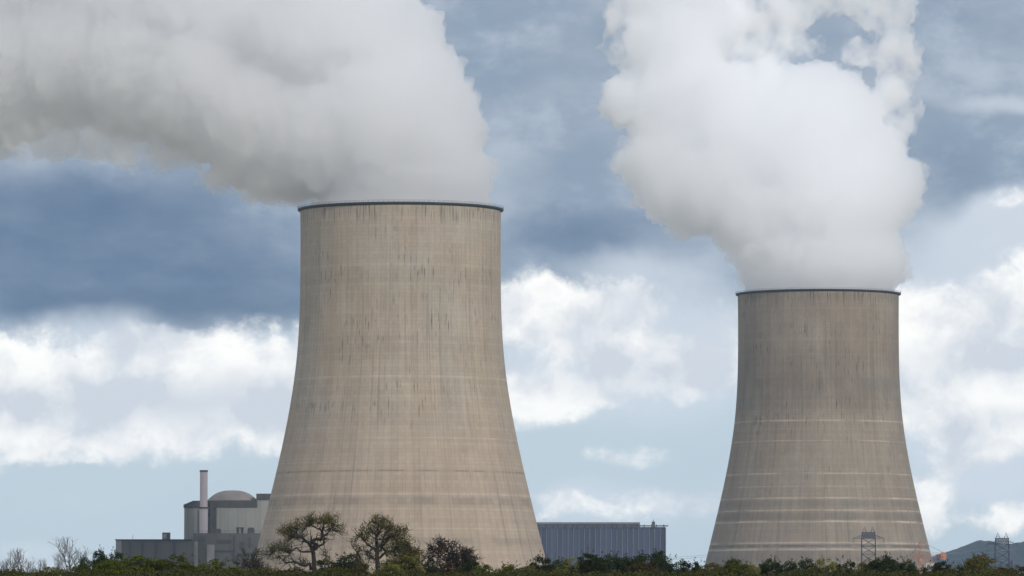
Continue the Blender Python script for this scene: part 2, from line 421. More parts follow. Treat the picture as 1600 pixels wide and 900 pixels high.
# stair run up the flank of the farther tower
LADM = simple('galvanised_ladder', (0.27, 0.24, 0.22), 0.6, 0.1, 1.0)
lm = MB()
aa = R(57)
for i in range(60):
    z0, z1 = 12 + i * 1.0, 13.0 + i * 1.0
    for s_ in (-.004, .004):
        p0 = Vector((math.sin(aa + s_) * (rad_at(z0) + .25), -math.cos(aa + s_) * (rad_at(z0) + .25), z0)); p1 = Vector((math.sin(aa + s_) * (rad_at(z1) + .25), -math.cos(aa + s_) * (rad_at(z1) + .25), z1))
        lm.tube(p0, p1, .09, .09, 4)
    a0 = Vector((math.sin(aa - .004) * (rad_at(z0) + .25), -math.cos(aa - .004) * (rad_at(z0) + .25), z0)); a1 = Vector((math.sin(aa + .004) * (rad_at(z0) + .25), -math.cos(aa + .004) * (rad_at(z0) + .25), z0))
    lm.tube(a0, a1, .05, .05, 4)
lm.build('ladder', LADM, tower2)

# ------------------------------------------------------------------ steam plumes
def vol_mat(name, density, aniso=0.62, col=(0.996, 0.997, 0.999)):
    m, nb, out = material(name)
    p = nb.new('ShaderNodeVolumePrincipled')
    p.inputs['Color'].default_value = col + (1,)
    p.inputs['Density'].default_value = density
    p.inputs['Anisotropy'].default_value = aniso
    nb.l.new(p.outputs[0], out.inputs['Volume'])
    m.cycles.homogeneous_volume = True
    return m

def wisp_mat(name, density, seed, scale=0.09):
    m, nb, out = material(name)
    p = nb.new('ShaderNodeVolumePrincipled')
    p.inputs['Color'].default_value = (0.998, 0.998, 0.998, 1); p.inputs['Anisotropy'].default_value = 0.3
    g = nb.new('ShaderNodeNewGeometry')
    n = nb.noise(nb.vmath('ADD', g.outputs['Position'], (seed, seed, 0)), scale, 3, 0.55, dist=0.15)
    nb.put(p, 'Density', nb.rng(n.outputs[0], 0.36, 0.72, 0.0, density))
    nb.l.new(p.outputs[0], out.inputs['Volume'])
    m.cycles.volume_step_rate = 0.6 if hasattr(m.cycles, 'volume_step_rate') else 1
    return m

def remesh(verts, faces, voxel):
    me = bpy.data.meshes.new('tmp'); me.from_pydata(verts, [], faces); me.update()
    o = bpy.data.objects.new('tmp', me); COL.objects.link(o)
    md = o.modifiers.new('r', 'REMESH'); md.mode = 'VOXEL'; md.voxel_size = voxel
    dg = bpy.context.evaluated_depsgraph_get(); dg.update()
    ev = o.evaluated_get(dg); nm = bpy.data.meshes.new_from_object(ev)
    n = len(nm.vertices); v = np.zeros(n * 3, np.float32); nm.vertices.foreach_get('co', v)
    no = np.zeros(n * 3, np.float32); nm.vertices.foreach_get('normal', no)
    f = [tuple(p.vertices) for p in nm.polygons]
    bpy.data.objects.remove(o); bpy.data.meshes.remove(me); bpy.data.meshes.remove(nm)
    return v.reshape(-1, 3), no.reshape(-1, 3), f

bm_ = bmesh.new(); bmesh.ops.create_icosphere(bm_, subdivisions=4, radius=1.0)
ICO_V = np.array([v.co[:] for v in bm_.verts]); ICO_F = [tuple(v.index for v in f.verts) for f in bm_.faces]; bm_.free()

def billow(v, no, octs, seed, keep=None):
    out = v.copy()
    for i in range(len(v)):
        p = Vector(v[i].tolist()); a = 0.0
        wp = noise.noise_vector(p * 0.05 + Vector((seed, 0, 0))) * 4.0
        q = p + wp
        for (sc, amp, kind) in octs:
            nn = noise.noise(q / sc + Vector((seed * 3.1, seed, sc)))
            a += amp * ((abs(nn) * 2.2 - 0.45) if kind == 'b' else nn * 1.4)
        k = 1.0 if keep is None else keep(p)
        out[i] += no[i] * a * k
    return out

def plume(name, blobs, D, cx, mat, voxel, oct1, oct2, seed, parent=None, origin=None, inner_r=None):
    vs_, fs = [], []; k = 0
    s = FPX / D
    for (px, py, rx, ry, rd, dy) in blobs:
        c_ = at(px, py, D + dy); sc = (D + dy) / D
        e = ICO_V * np.array([rx / s * sc, rd, ry / s * sc]) + np.array(c_[:])
        vs_.append(e); fs += [tuple(i + k for i in f) for f in ICO_F]; k += len(e)
    v = np.concatenate(vs_)
    v, no, f = remesh(v.tolist(), fs, voxel * 1.6)
    def keep(p):
        return min(1.0, max(0.0, (p.z - TOPZ) / 9.0)) if inner_r else 1.0
    v = billow(v, no, oct1, seed, keep)
    v, no, f = remesh(v.tolist(), f, voxel)
    v = billow(v, no, oct2, seed + 7, keep)
    if inner_r:                                     # the foot of the plume stays inside the mouth of its tower
        m_ = v[:, 2] < TOPZ + 0.5
        dx, dy_ = v[:, 0] - cx, v[:, 1] - D; rr = np.sqrt(dx * dx + dy_ * dy_)
        lim = np.where(rr > inner_r, inner_r / np.maximum(rr, 1e-3), 1.0)
        w = np.clip((TOPZ + 0.5 - v[:, 2]) / 1.0, 0, 1) * m_
        v[:, 0] = np.where(m_, cx + dx * (1 + (lim - 1) * w), v[:, 0]); v[:, 1] = np.where(m_, D + dy_ * (1 + (lim - 1) * w), v[:, 1])
    if True:
        v, no, f = remesh(v.tolist(), f, voxel * .85)
    o_ = Vector(origin) if origin is not None else Vector((0, 0, 0))
    v = v - np.array(o_[:])
    me = bpy.data.meshes.new(name); me.from_pydata(v.tolist(), [], f); me.update(); me.materials.append(mat)
    me.polygons.foreach_set('use_smooth', [True] * len(me.polygons))
    o = bpy.data.objects.new(name, me); COL.objects.link(o)
    if parent is not None: o.parent = parent
    else: o.location = o_
    return o

OC1 = [(34.0, 4.5, 'b'), (15.0, 3.2, 'b')]
OC2 = [(7.5, 3.0, 'b'), (3.6, 2.0, 'b'), (1.8, 1.1, 'b')]
P1 = [(627, 332, 150, 40, 39.5, 0), (630, 275, 135, 60, 36, 0), (700, 285, 62, 45, 26, 0), (685, 225, 66, 72, 34, 0), (668, 140, 62, 66, 34, 5),
      (700, 190, 45, 50, 20, 0), (600, 190, 150, 120, 46, 0), (585, 70, 105, 80, 46, 10), (618, 10, 36, 26, 18, 10), (520, 220, 120, 88, 44, 5), (470, 210, 110, 95, 44, 10),
      (395, 180, 110, 105, 44, 15), (385, 258, 46, 36, 24, 12), (440, 280, 60, 32, 26, 8), (315, 130, 120, 105, 46, 20), (300, 192, 48, 38, 24, 20), (215, 100, 120, 112, 46, 28),
      (110, 80, 120, 120, 46, 36), (10, 100, 120, 120, 46, 44), (-110, 80, 140, 140, 50, 54), (-260, 60, 150, 150, 50, 64), (500, 40, 150, 110, 50, 12), (350, 0, 160, 110, 50, 22),
      (180, -30, 170, 110, 50, 32), (0, -40, 170, 110, 50, 44), (-200, -60, 170, 120, 50, 60)]
STEAM_SHADED = vol_mat('shaded_dense_steam', 0.17, col=(0.982, 0.982, 0.983))  # absorbing copy of the steam, cloud shade over this plume put into its colour
STEAM2 = vol_mat('bright_dense_steam', 0.17)
WISP = wisp_mat('thin_steam', 0.14, 3.0)
o1 = Vector((tower1.location.x, T1D, TOPZ))
pl1 = plume('steam_plume', P1, T1D, tower1.location.x, STEAM_SHADED, 0.9, [(34.0, 3.0, 'b'), (15.0, 2.4, 'b')], OC2, 3.0, origin=o1, inner_r=rad_at(TOPZ) - 1.4)
tag(pl1, 'broad grey white steam plume drifting left from the nearer cooling tower', 'steam plume', 'steam plumes from the cooling towers')
W1 = [(255, 240, 85, 28, 16, 20), (170, 218, 90, 34, 16, 26), (60, 208, 90, 42, 18, 36), (-40, 218, 90, 36, 18, 46), (355, 278, 50, 20, 12, 12), (430, 300, 60, 20, 14, 8)]
OCW = [(20.0, 3.0, 'b'), (9.0, 2.4, 'b')]; OCW2 = [(5.0, 2.0, 'b'), (2.4, 1.2, 'b'), (1.5, .5, 'n')]
plume('wisp', W1, T1D, 0, WISP, 0.9, OCW, OCW2, 11.0, parent=pl1, origin=o1)

P2 = [(1279, 462, 121, 30, 39.5, 0), (1280, 412, 134, 72, 42, 0), (1345, 400, 70, 60, 30, 0), (1290, 320, 130, 90, 42, 0), (1345, 298, 88, 84, 36, 0), (1398, 290, 46, 50, 22, 0), (1190, 340, 88, 60, 34, 0),
      (1120, 285, 115, 78, 36, 0), (1045, 245, 68, 58, 26, 0), (1020, 300, 32, 30, 14, 0), (1080, 165, 110, 90, 34, 4), (985, 155, 46, 44, 20, 4), (1060, 70, 84, 100, 32, 8), (1075, -30, 100, 80, 34, 12),
      (1235, 220, 140, 100, 40, 0), (1270, 160, 78, 60, 28, 0), (1318, 178, 60, 58, 28, 0), (1160, 150, 60, 50, 24, 2), (1366, 238, 44, 46, 24, 0), (1130, 20, 50, 60, 22, 8)]
W2 = [(1396, 170, 38, 60, 14, 0), (1402, 95, 34, 70, 14, 4), (1385, 10, 50, 50, 16, 6), (1300, -12, 90, 38, 16, 6), (1205, 10, 70, 60, 18, 6), (1350, 85, 34, 24, 7, 3), (1190, 80, 44, 70, 14, 3), (1240, 75, 60, 22, 5, 4),
      (995, 250, 40, 40, 16, 0), (966, 155, 26, 36, 14, 4), (980, 50, 36, 66, 18, 8)]
o2 = Vector((tower2.location.x, T2D, TOPZ))
pl2 = plume('steam_plume', P2, T2D, tower2.location.x, STEAM2, 1.0, OC1, [(8.5, 3.5, 'b'), (4.2, 2.4, 'b'), (2.2, 1.4, 'b')], 23.0, origin=o2, inner_r=rad_at(TOPZ) - 1.4)
tag(pl2, 'bright white billowing steam plume rising straight from the farther cooling tower', 'steam plume', 'steam plumes from the cooling towers')
WISP2 = wisp_mat('thin_bright_steam', 0.2, 40.0, 0.075)
plume('wisp', W2, T2D, 0, WISP2, 1.0, OCW, OCW2, 31.0, parent=pl2, origin=o2)

# ------------------------------------------------------------------ buildings
def px_box(mb, x0, x1, ytop, D, depth, zbot=0.0, off=0.0):
    a = at(x0, ytop, D); c_ = at(x1, ytop, D)
    mb.box(a.x, c_.x, D + off, D + off + depth, zbot, a.z); return mb
def clad(name, col, du, amp, var=0.15):
    """sheet cladding or panel concrete: vertical ribs along local x"""
    m, nb, out = material(name)
    p = nb.new('ShaderNodeBsdfPrincipled'); g = nb.new('ShaderNodeNewGeometry')
    s_ = nb.new('ShaderNodeSeparateXYZ'); nb.l.new(g.outputs['Position'], s_.inputs[0])
    along = nb.math('ADD', s_.outputs[0], s_.outputs[1])
    f = nb.math('FLOOR', nb.math('MULTIPLY', along, 1 / du))
    w = nb.new('ShaderNodeTexWhiteNoise', noise_dimensions='1D'); nb.l.new(f, w.inputs['W'])
    n = nb.noise(nb.vmath('MULTIPLY', g.outputs['Position'], (1, 1, .25)), 0.3, 5, 0.6)
    fr = nb.math('ABSOLUTE', nb.math('SUBTRACT', nb.math('FRACT', nb.math('MULTIPLY', along, 1 / du)), .5))
    val = nb.math('MULTIPLY', nb.math('MULTIPLY_ADD', w.outputs[0], amp, 1 - amp / 2), nb.math('MULTIPLY_ADD', n.outputs[0], var * 2, 1 - var))
    val = nb.math('MULTIPLY', val, nb.rng(fr, .38, .48, 1.0, 1 - amp))
    vm = nb.new('ShaderNodeVectorMath', operation='SCALE'); vm.inputs[0].default_value = col; nb.l.new(val, vm.inputs['Scale'])
    nb.l.new(vm.outputs[0], p.inputs['Base Color']); p.inputs['Roughness'].default_value = .8
    nb.l.new(p.outputs[0], out.inputs[0]); return m
GREYC = clad('panel_concrete', (0.25, 0.245, 0.225), 4.0, 0.12)
GREYD = clad('dark_panel_concrete', (0.095, 0.09, 0.083), 6.0, 0.10)
PALE = simple('pale_render', (0.25, 0.24, 0.25), .85, .12, .2)
DOMEM = simple('dome_concrete', (0.20, 0.172, 0.155), .85, .12, .15)
BANDM = simple('dark_parapet', (0.062, 0.055, 0.053), .8, .15, .2)
PINKM = simple('painted_stack', (0.42, 0.37, 0.395), .7, .08, .2, stretch=(1, 1, .2))
DARKM_ = simple('dark_railing', (0.05, 0.052, 0.058), .6, .2, .5)
GLASSM = simple('dark_opening', (0.02, 0.022, 0.026), .3, .2, 1)
BLUEM = clad('blue_grey_cladding', (0.045, 0.056, 0.096), 2.6, 0.35, .2)
BLUET = simple('blue_grey_trim', (0.12, 0.125, 0.165), .6, .15, .3)
DARKM = simple('dark_steel', (0.05, 0.055, 0.065), .5, .2, .5)

RD = 2620.0; rs = FPX / RD
rb = empty('reactor_building', (at(363, 880, RD).x, RD, 0)); tag(rb, 'round grey reactor building with a shallow brown dome, left of the nearer cooling tower', 'reactor building')
def rel(o, root): o.location = -root.location; return o
rc = at(363, 800, RD + 14); cr = 42.5 / rs * 1.01
zt = at(363, 782, RD).z
wb = MB(); wb.lathe([(cr, 0), (cr, at(0, 792, RD).z)], 96, rc.x, rc.y)
rel(wb.build('containment_wall', GREYC, rb, True), rb)
pb = MB(); zb = at(0, 793, RD).z
pb.lathe([(cr + .1, zb), (cr + .5, zb), (cr + .5, zt), (cr - .6, zt + .2), (cr - .6, zt - .5)], 96, rc.x, rc.y)
rel(pb.build('parapet_band', BANDM, rb), rb)
dm = MB(); dr = cr - .7; dh = 17 / rs
RR = (dr * dr + dh * dh) / (2 * dh)
dm.lathe([(max(.01, dr * math.cos(t)), zt + dh * (1 - math.cos(t) ** 2.7)) for t in np.linspace(0, math.pi / 2, 22)], 96, rc.x, rc.y)
rel(dm.build('dome', DOMEM, rb, True), rb)
# flat wall and band joining the drum to the annex
fq0, fq1 = at(327.6, 793, RD), at(401.5, 793, RD)
m = MB(); m.box(fq0.x, fq1.x - .02, RD + 1.35, RD + 9, 0, zb - .004); rel(m.build('front_wall', GREYC, rb), rb)
m = MB(); m.box(fq0.x, fq1.x, RD + 1.1, RD + 9.2, zb, zt - .12); rel(m.build('front_band', BANDM, rb), rb)
# annex with the chamfered dark roof
a0, a1 = at(287, 793, RD), at(328, 793, RD); zr = at(0, 782, RD).z
an = MB(); an.box(a0.x, a1.x, RD + 4, RD + 40, 0, a0.z); an.box(at(330, 0, RD).x, at(421, 0, RD).x + 14, RD + 26, RD + 46, 0, zb - 1)
ao = rel(an.build('annex_wall', GREYC, rb), rb)
ar = MB(); xl, xr = a0.x - .3, a1.x
ar.add([(xl, RD + 3.6, a0.z), (xr, RD + 3.6, a0.z), (xr, RD + 3.6, zr), (xl + 4.5, RD + 3.6, zr), (xl, RD + 3.6, a0.z + 1.4),
        (xl, RD + 40, a0.z), (xr, RD + 40, a0.z), (xr, RD + 40, zr), (xl + 4.5, RD + 40, zr), (xl, RD + 40, a0.z + 1.4)],
       [(0, 1, 2, 3, 4), (9, 8, 7, 6, 5), (0, 5, 6, 1), (1, 6, 7, 2), (2, 7, 8, 3), (3, 8, 9, 4), (4, 9, 5, 0)])
rel(ar.build('annex_roof', BANDM, rb), rb)
# upper block to the right, running behind the cooling tower
ub = MB(); q0, q1 = at(401, 781, RD), at(470, 781, RD); ub.box(q0.x, q1.x, RD + 3, RD + 40, 0, q0.z); rel(ub.build('stair_block', GREYC, rb), rb)
ut = MB(); ut.box(q0.x - .3, q1.x + .3, RD + 2.7, RD + 40.3, q0.z + .003, at(404, 771, RD).z); rel(ut.build('stair_block_roof', BANDM, rb), rb)
# pilasters and pipes on the wall
pp = MB()
for x, w_ in ((318, 1.4), (331, 1.8), (336.5, 1.0)):
    c_ = at(x, 800, RD); pp.box(c_.x - w_ / 2, c_.x + w_ / 2, RD + .8, RD + 5, at(0, 833, RD).z, at(0, 792, RD).z)
rel(pp.build('pilaster', BANDM, rb), rb)
for i, (x, y, w_, h) in enumerate(((371.5, 829, 3.0, 10), (378.5, 829, 3.4, 10), (327.5, 801, 3.5, 12))):
    c_ = at(x, y, RD); wn = MB(); wn.box(c_.x - w_ / rs / 2, c_.x + w_ / rs / 2, RD + (1.0 if i < 2 else 3), RD + (6 if i < 2 else 12), c_.z - h / rs / 2, c_.z + h / rs / 2)
    rel(wn.build('window' if i < 2 else 'vent', GLASSM, rb), rb)
fw = MB(); c_ = at(375, 824.5, RD); fw.box(c_.x - 1.9, c_.x + 1.9, RD + .9, RD + 6, c_.z - .18, c_.z + .18); rel(fw.build('window_hood', BANDM, rb), rb)
# lower dark front block
lb = MB(); l0, l1 = at(302, 833, RD - 14), at(470, 833, RD - 14); lb.box(l0.x, l1.x, RD - 14, RD + 2, 0, l0.z)
rel(lb.build('front_block', GREYD, rb), rb)
for x0, x1, y0 in ((290, 309, 838), (323, 335, 851)):
    pbx = MB(); p0 = at(x0, y0 if x0 > 300 else 846, RD - 15); p1 = at(x1, y0, RD - 15); pbx.box(p0.x, p1.x, RD - 14.6 - (.6 if x0 < 300 else 0), RD - 10, 0, p0.z)
    rel(pbx.build('pale_bay', PALE, rb), rb)
pf = MB(); p0 = at(288, 838, RD); p1 = at(303, 838, RD); pf.box(p0.x, p1.x, RD + 3, RD + 6, 0, p0.z); rel(pf.build('pale_pier', PALE, rb), rb)

# clutter on the reactor block: doors, louvres, pipes, roof rail, ladder
fy = RD - 14
def front(x, y, w_, h, name, mat, d=.25):
    c_ = at(x, y, fy); m = MB(); m.box(c_.x - w_ / 2, c_.x + w_ / 2, fy - d, fy - .003, c_.z - h / 2, c_.z + h / 2); return rel(m.build(name, mat, rb), rb)
front(345, 846, 3.2, 1.6, 'louvre', BANDM); front(356, 846, 3.2, 1.6, 'louvre', BANDM); front(378, 852, 2.2, 3.4, 'louvre', BANDM); front(390, 848, 1.2, 5.0, 'vent', BANDM)
front(349, 861, 10.0, .5, 'pipe', DARKM_, .5); front(366, 858, .5, 12.0, 'pipe', DARKM_, .5); front(387, 866, 9.0, .45, 'pipe', DARKM_, .5); front(315, 842, 3.0, 2.0, 'louvre', BANDM)
hr = MB(); zz = l0.z
for k in range(24):
    x = l0.x + (l1.x - l0.x) * k / 24; hr.box(x - .04, x + .04, fy + .1, fy + .18, zz + .003, zz + 1.1)
hr.box(l0.x, l1.x, fy + .1, fy + .18, zz + 1.1, zz + 1.18); hr.box(l0.x, l1.x, fy + .1, fy + .18, zz + .6, zz + .66)
rel(hr.build('roof_rail', DARKM_, rb), rb)
for (x, y, w_, h) in ((341, 831, 2.5, 1.6), (392, 830, 3.0, 2.2)):
    c_ = at(x, y, RD - 10); m = MB(); m.box(c_.x - w_ / 2, c_.x + w_ / 2, RD - 11, RD - 8, zz + .003, zz + h); m.box(c_.x - w_ / 2 + .3, c_.x + w_ / 2 - .3, RD - 10.6, RD - 8.4, zz + h, zz + h + .4)
    rel(m.build('rooftop_unit', BANDM, rb), rb)
# vent stack
SB = l0.z + .004
sk = empty('vent_stack', (at(318, 880, RD - 6).x, RD - 6, 0)); tag(sk, 'slim pinkish vent stack standing before the round reactor building', 'chimney')
z1 = at(318, 735, RD - 6).z; z0 = at(318, 793, RD - 6).z
MB().lathe([(1.95, SB), (1.95, z0), (1.75, z0 + .01), (1.75, z1), (1.35, z1), (1.35, z1 - 3)], 32).build('stack', PINKM, sk, False)
MB().lathe([(1.97, z0 - .5), (2.25, z0 - .5), (2.25, z0 + .2), (1.77, z0 + .2)], 32).build('collar', BANDM, sk)
MB().lathe([(1.77, z1 - .7), (1.9, z1 - .7), (1.9, z1 + .1), (1.3, z1 + .1)], 32).build('cap', BANDM, sk)

# low service building
ls = empty('service_building', (at(235, 880, RD - 25).x, RD - 25, 0)); tag(ls, 'long low dark grey service building with a flat roof, far left of the reactor', 'building')
lo = MB(); px_box(lo, 190, 302, 844, RD - 25, 30); w0 = rel(lo.build('wall', GREYD, ls), ls)
lp = MB(); px_box(lp, 181, 190, 844, RD - 25, 30, 0, -.5); rel(lp.build('pale_end_wall', PALE, ls), ls)
lr = MB(); e0, e1 = at(180, 844, RD - 25), at(302, 842.6, RD - 25); lr.box(e0.x, e1.x, RD - 26, RD + 6, e0.z + .003, e1.z); rel(lr.build('roof_edge', BANDM, ls), ls)
rbx = MB(); r0, r1 = at(253.5, 832, RD - 15), at(265, 832, RD - 15); rbx.box(r0.x, r1.x, RD - 15, RD - 9, e1.z + .003, r0.z); bo = rel(rbx.build('rooftop_unit', BANDM, ls), ls)
g_ = MB(); g_.box(r0.x + .4, r0.x + 1.9, RD - 15.2, RD - 14.9, e1.z + .5, r0.z - .6); g_.build('pale_panel', PALE, bo)
am = MB(); c_ = at(207.5, 840, RD - 15); am.tube((c_.x, RD - 15, e1.z), (c_.x, RD - 15, e1.z + 2.2), .12, .08); rel(am.build('mast', DARKM, ls), ls)
rn = MB()
for x in (203, 222, 243, 272):
    c_ = at(x, 860, RD - 25); rn.box(c_.x - .5, c_.x + .5, RD - 25.5, RD - 24, 0, e0.z - 1)
rel(rn.build('pilaster', PALE if False else BANDM, ls), ls)

# turbine hall behind the nearer tower, to its right
TD = 2760.0; ts = FPX / TD
th = empty('turbine_hall', (at(940, 880, TD).x, TD, 0)); tag(th, 'long blue grey ribbed metal hall between the two cooling towers', 'building')
tm = MB(); px_box(tm, 800, 1040, 823.5, TD, 55)
ribs = MB(); zc = at(0, 824, TD).z
t0, t1 = at(800, 824, TD).x, at(1040, 824, TD).x
rel(tm.build('wall', BLUEM, th), th)
x = t0 + 1
while x < t1:
    ribs.box(x - .18, x + .18, TD - .35, TD - .003, 0, zc - .3); x += 2.6
rel(ribs.build('cladding_ribs', BLUET, th), th)
tu = MB(); u0, u1 = at(800, 819, TD), at(1000, 816, TD); tu.box(u0.x, u1.x, TD - .6, TD + 54, u0.z + .003, u1.z); tu.box(u0.x, u1.x, TD - .25, TD + 54.5, zc, u0.z - .2)
rel(tu.build('parapet', BLUET, th), th)
te = MB()
for k in range(20):
    x = at(842 + k * 10.2, 821, TD).x + (k % 3) * .4
    te.box(x - .22, x + .22, TD - .9, TD - .3, at(0, 825, TD).z, at(0, 819.5, TD).z)
te.box(u0.x, u1.x + .2, TD - .9, TD - .25, at(0, 821.5, TD).z, at(0, 820.6, TD).z)
rel(te.build('gutter', DARKM, th), th)
tg = MB(); k0, k1 = at(1000, 822.4, TD), at(1044, 820.8, TD); tg.box(k0.x, k1.x, TD - .8, TD + 3, k0.z + .003, k1.z); rel(tg.build('roof_rail', DARKM, th), th)
tv = MB(); v0, v1 = at(1018.5, 824, TD), at(1023.5, 815, TD); tv.box(v0.x, v1.x, TD - 1.0, TD - .2 + 3, v0.z, v1.z); tv.box(v0.x + .6, v0.x + .9, TD, TD + .3, v1.z, v1.z + 1); rel(tv.build('roof_vent', DARKM, th), th)
c_ = at(1040, 824, TD); MB().box(c_.x - .5, c_.x + .1, TD - .6, TD - .36, 0, c_.z)
ed = MB().box(c_.x - .5, c_.x + .12, TD - .6, TD - .36, 0, c_.z); rel(ed.build('corner_trim', DARKM, th), th)

# ------------------------------------------------------------------ pylons, wires
STEEL = simple('pylon_steel', (0.035, 0.04, 0.065), .5, .15, .4, metallic=.2)
def pylon(px, ytop, D, label, arm_px=24):
    p = at(px, ytop, D); H = p.z; s = D / FPX
    root = empty('pylon', (p.x, D, 0)); tag(root, label, 'pylon', 'lattice steel pylons')
    w = 10.5 * s; wb_ = 12 * s
    za = H - 18 * s; zh = H - 9 * s                     # cross-arm level, head level
    legs = []
    for sx in (-1, 1):
        for sy in (-1, 1):
            m = MB(); m.tube((sx * wb_, sy * wb_ * .7, 0), (sx * w, sy * w * .6, za), .12, .09, 5); m.tube((sx * w, sy * w * .6, za), (sx * w * .95, sy * w * .4, zh), .09, .08, 5)
            m.build('leg', STEEL, root)
    br = MB(); n = 13
    for k in range(n):
        z0, z1 = za * k / n, za * (k + 1) / n
        f0, f1 = wb_ + (w - wb_) * k / n, wb_ + (w - wb_) * (k + 1) / n
        for sy in (-1, 1):
            y0, y1 = sy * f0 * .65, sy * f1 * .65
            br.tube((-f0, y0, z0), (f1, y1, z1), .07, .07, 4); br.tube((f0, y0, z0), (-f1, y1, z1), .07, .07, 4); br.tube((-f1, y1, z1), (f1, y1, z1), .07, .07, 4)
        for sx in (-1, 1):
            br.tube((sx * f0, -f0 * .65, z0), (sx * f1, f1 * .65, z1), .06, .06, 4); br.tube((sx * f0, f0 * .65, z0), (sx * f1, -f1 * .65, z1), .06, .06, 4)
    br.build('lattice', STEEL, root)
    hd = MB()
    m_ = 7
    for k in range(m_):
        x0, x1 = -w + 2 * w * k / m_, -w + 2 * w * (k + 1) / m_
        for sy in (-1, 1):
            hd.tube((x0, sy * w * .5, za), (x1, sy * w * .5, zh), .09, .09, 4); hd.tube((x1, sy * w * .5, za), (x0, sy * w * .5, zh), .09, .09, 4)
    for z in (za, (za + zh) / 2, zh):
        for sy in (-1, 1): hd.tube((-w, sy * w * .5, z), (w, sy * w * .5, z), .13, .13, 4)
    hd.build('head_frame', STEEL, root)
    for sx in (-1, 1):
        a = MB(); tip = (sx * arm_px * s, 0, za)
        for sy in (-1, 1):
            a.tube((sx * w, sy * w * .5, za), tip, .1, .07, 4); a.tube((sx * w, sy * w * .5, za + .8), tip, .1, .07, 4)
        for k in range(1, 4):
            t = k / 4; xx = sx * (w + (arm_px * s - w) * t); a.tube((xx, 0, za), (xx, 0, za + 1.5 * (1 - t)), .06, .06, 4)
        ao_ = a.build('cross_arm', STEEL, root)
        i_ = MB(); i_.tube((tip[0], 0, za), (tip[0], 0, za - 1.3), .08, .08, 6); i_.build('insulator', DARKM, ao_)
        pk = MB()
        for dx in (-.6, .6):
            for dy in (-.5, .5): pk.tube((sx * w * .62 + dx, dy, zh), (sx * w * .62, 0, H), .08, .05, 4)
        for t in (.3, .6): pk.tube((sx * w * .62 - .6 * (1 - t), 0, zh + (H - zh) * t), (sx * w * .62 + .6 * (1 - t), 0, zh + (H - zh) * t), .05, .05, 4)
        pk.build('peak', STEEL, root)
    return root, za - 1.3, arm_px * s
PYL = [pylon(1357, 823, 1720, 'blue grey lattice pylon in front of the farther cooling tower'),
       pylon(1565.5, 832, 1780, 'lattice pylon with twin peaks rising in front of the blue hill')]
WIRE = simple('cable_aluminium', (0.16, 0.17, 0.19), .5, .1, 1)
def wire(p, q, sag, r_=.045):
    p, q = Vector(p), Vector(q); m = MB(); n = 40; prev = p
    for i in range(1, n + 1):
        t = i / n; c_ = p.lerp(q, t); c_.z -= 4 * sag * t * (1 - t); m.tube(prev, c_, r_, r_, 4); prev = c_
    return m.build('power_cable', WIRE)
(ra, za_, aw), (rb_, zb_, bw) = PYL
lab = ['slack power cable strung left from the near side arm of the pylon before the tower', 'slack power cable strung left from the far side arm of the pylon before the tower']
for i, sx in enumerate((-1, 1)):
    o = wire((ra.location.x + sx * aw, ra.location.y, za_), (ra.location.x - 400, ra.location.y + sx * 8 + 60, za_ - 1), 9); tag(o, lab[i], 'power cable', 'power cables on the pylons')
    o = wire((ra.location.x + sx * aw, ra.location.y, za_), (rb_.location.x + sx * bw, rb_.location.y, zb_), 2.5)
    tag(o, ('front' if sx < 0 else 'rear') + ' power cable running between the two pylons', 'power cable', 'power cables on the pylons')

# ------------------------------------------------------------------ orange construction crane and site hut
CD = 2700.0; cs = CD / FPX
ORG = simple('orange_paint', (0.34, 0.14, 0.075), .5, .2, .4)
REDM = simple('dark_red_paint', (0.12, 0.03, 0.03), .6, .2, .4)
cp = at(1438, 880, CD)
cr_ = empty('crane', (cp.x, CD, 0)); tag(cr_, 'small orange construction crane at the right foot of the farther cooling tower', 'crane')
def lattice(mb, p, q, w, n, r_=.09):
    p, q = Vector(p), Vector(q); d = (q - p).normalized(); a = d.orthogonal().normalized(); c2 = d.cross(a)
    cs_ = [(a * sx + c2 * sy) * w for sx, sy in ((-1, -1), (1, -1), (1, 1), (-1, 1))]
    for o_ in cs_: mb.tube(p + o_, q + o_, r_ * 1.3, r_ * 1.3, 4)
    for k in range(n):
        a0_, a1_ = p.lerp(q, k / n), p.lerp(q, (k + 1) / n)
        for i in range(4): mb.tube(a0_ + cs_[i], a1_ + cs_[(i + 1) % 4], r_, r_, 4)
zt_ = at(0, 846, CD).z; zbm = at(0, 869, CD).z
m = MB(); lattice(m, (0, 0, 0), (0, 0, zt_), .6, 22, .06); m.build('mast', ORG, cr_)
m = MB(); lattice(m, (-17 * cs, 0, zbm), (42 * cs, 0, zbm), .45, 24, .055); m.build('boom', ORG, cr_)
MB().box(32 * cs, 40 * cs, -1.2, 1.2, zbm - 1.6, zbm + 1.8).build('winch_house', ORG, cr_)
MB().box(25.5 * cs, 32 * cs - .003, -1.0, 1.0, zbm - 1.0, zbm + .9).build('counterweight', REDM, cr_)
m = MB(); m.box(-2 * cs, 3 * cs, -1.5, 1.5, zbm - 3.2, zbm - 1.0); m.build('cab', ORG, cr_)
m = MB(); m.tube((0, 0, zt_), (36 * cs, 0, zbm + 1.8), .1, .1, 4); m.tube((0, 0, zt_), (-15 * cs, 0, zbm + .5), .1, .1, 4); m.build('tie_cable', REDM, cr_)
hp = at(1455, 880, CD - 20)
hut = empty('site_hut', (hp.x, CD - 20, 0)); tag(hut, 'pale site building showing above the bushes beside the orange crane', 'building')
MB().box(-8 * cs, 7 * cs, 0, 6, 0, at(0, 880, CD).z).build('wall', simple('pale_site_wall', (.42, .38, .35), .8, .1, .3), hut)
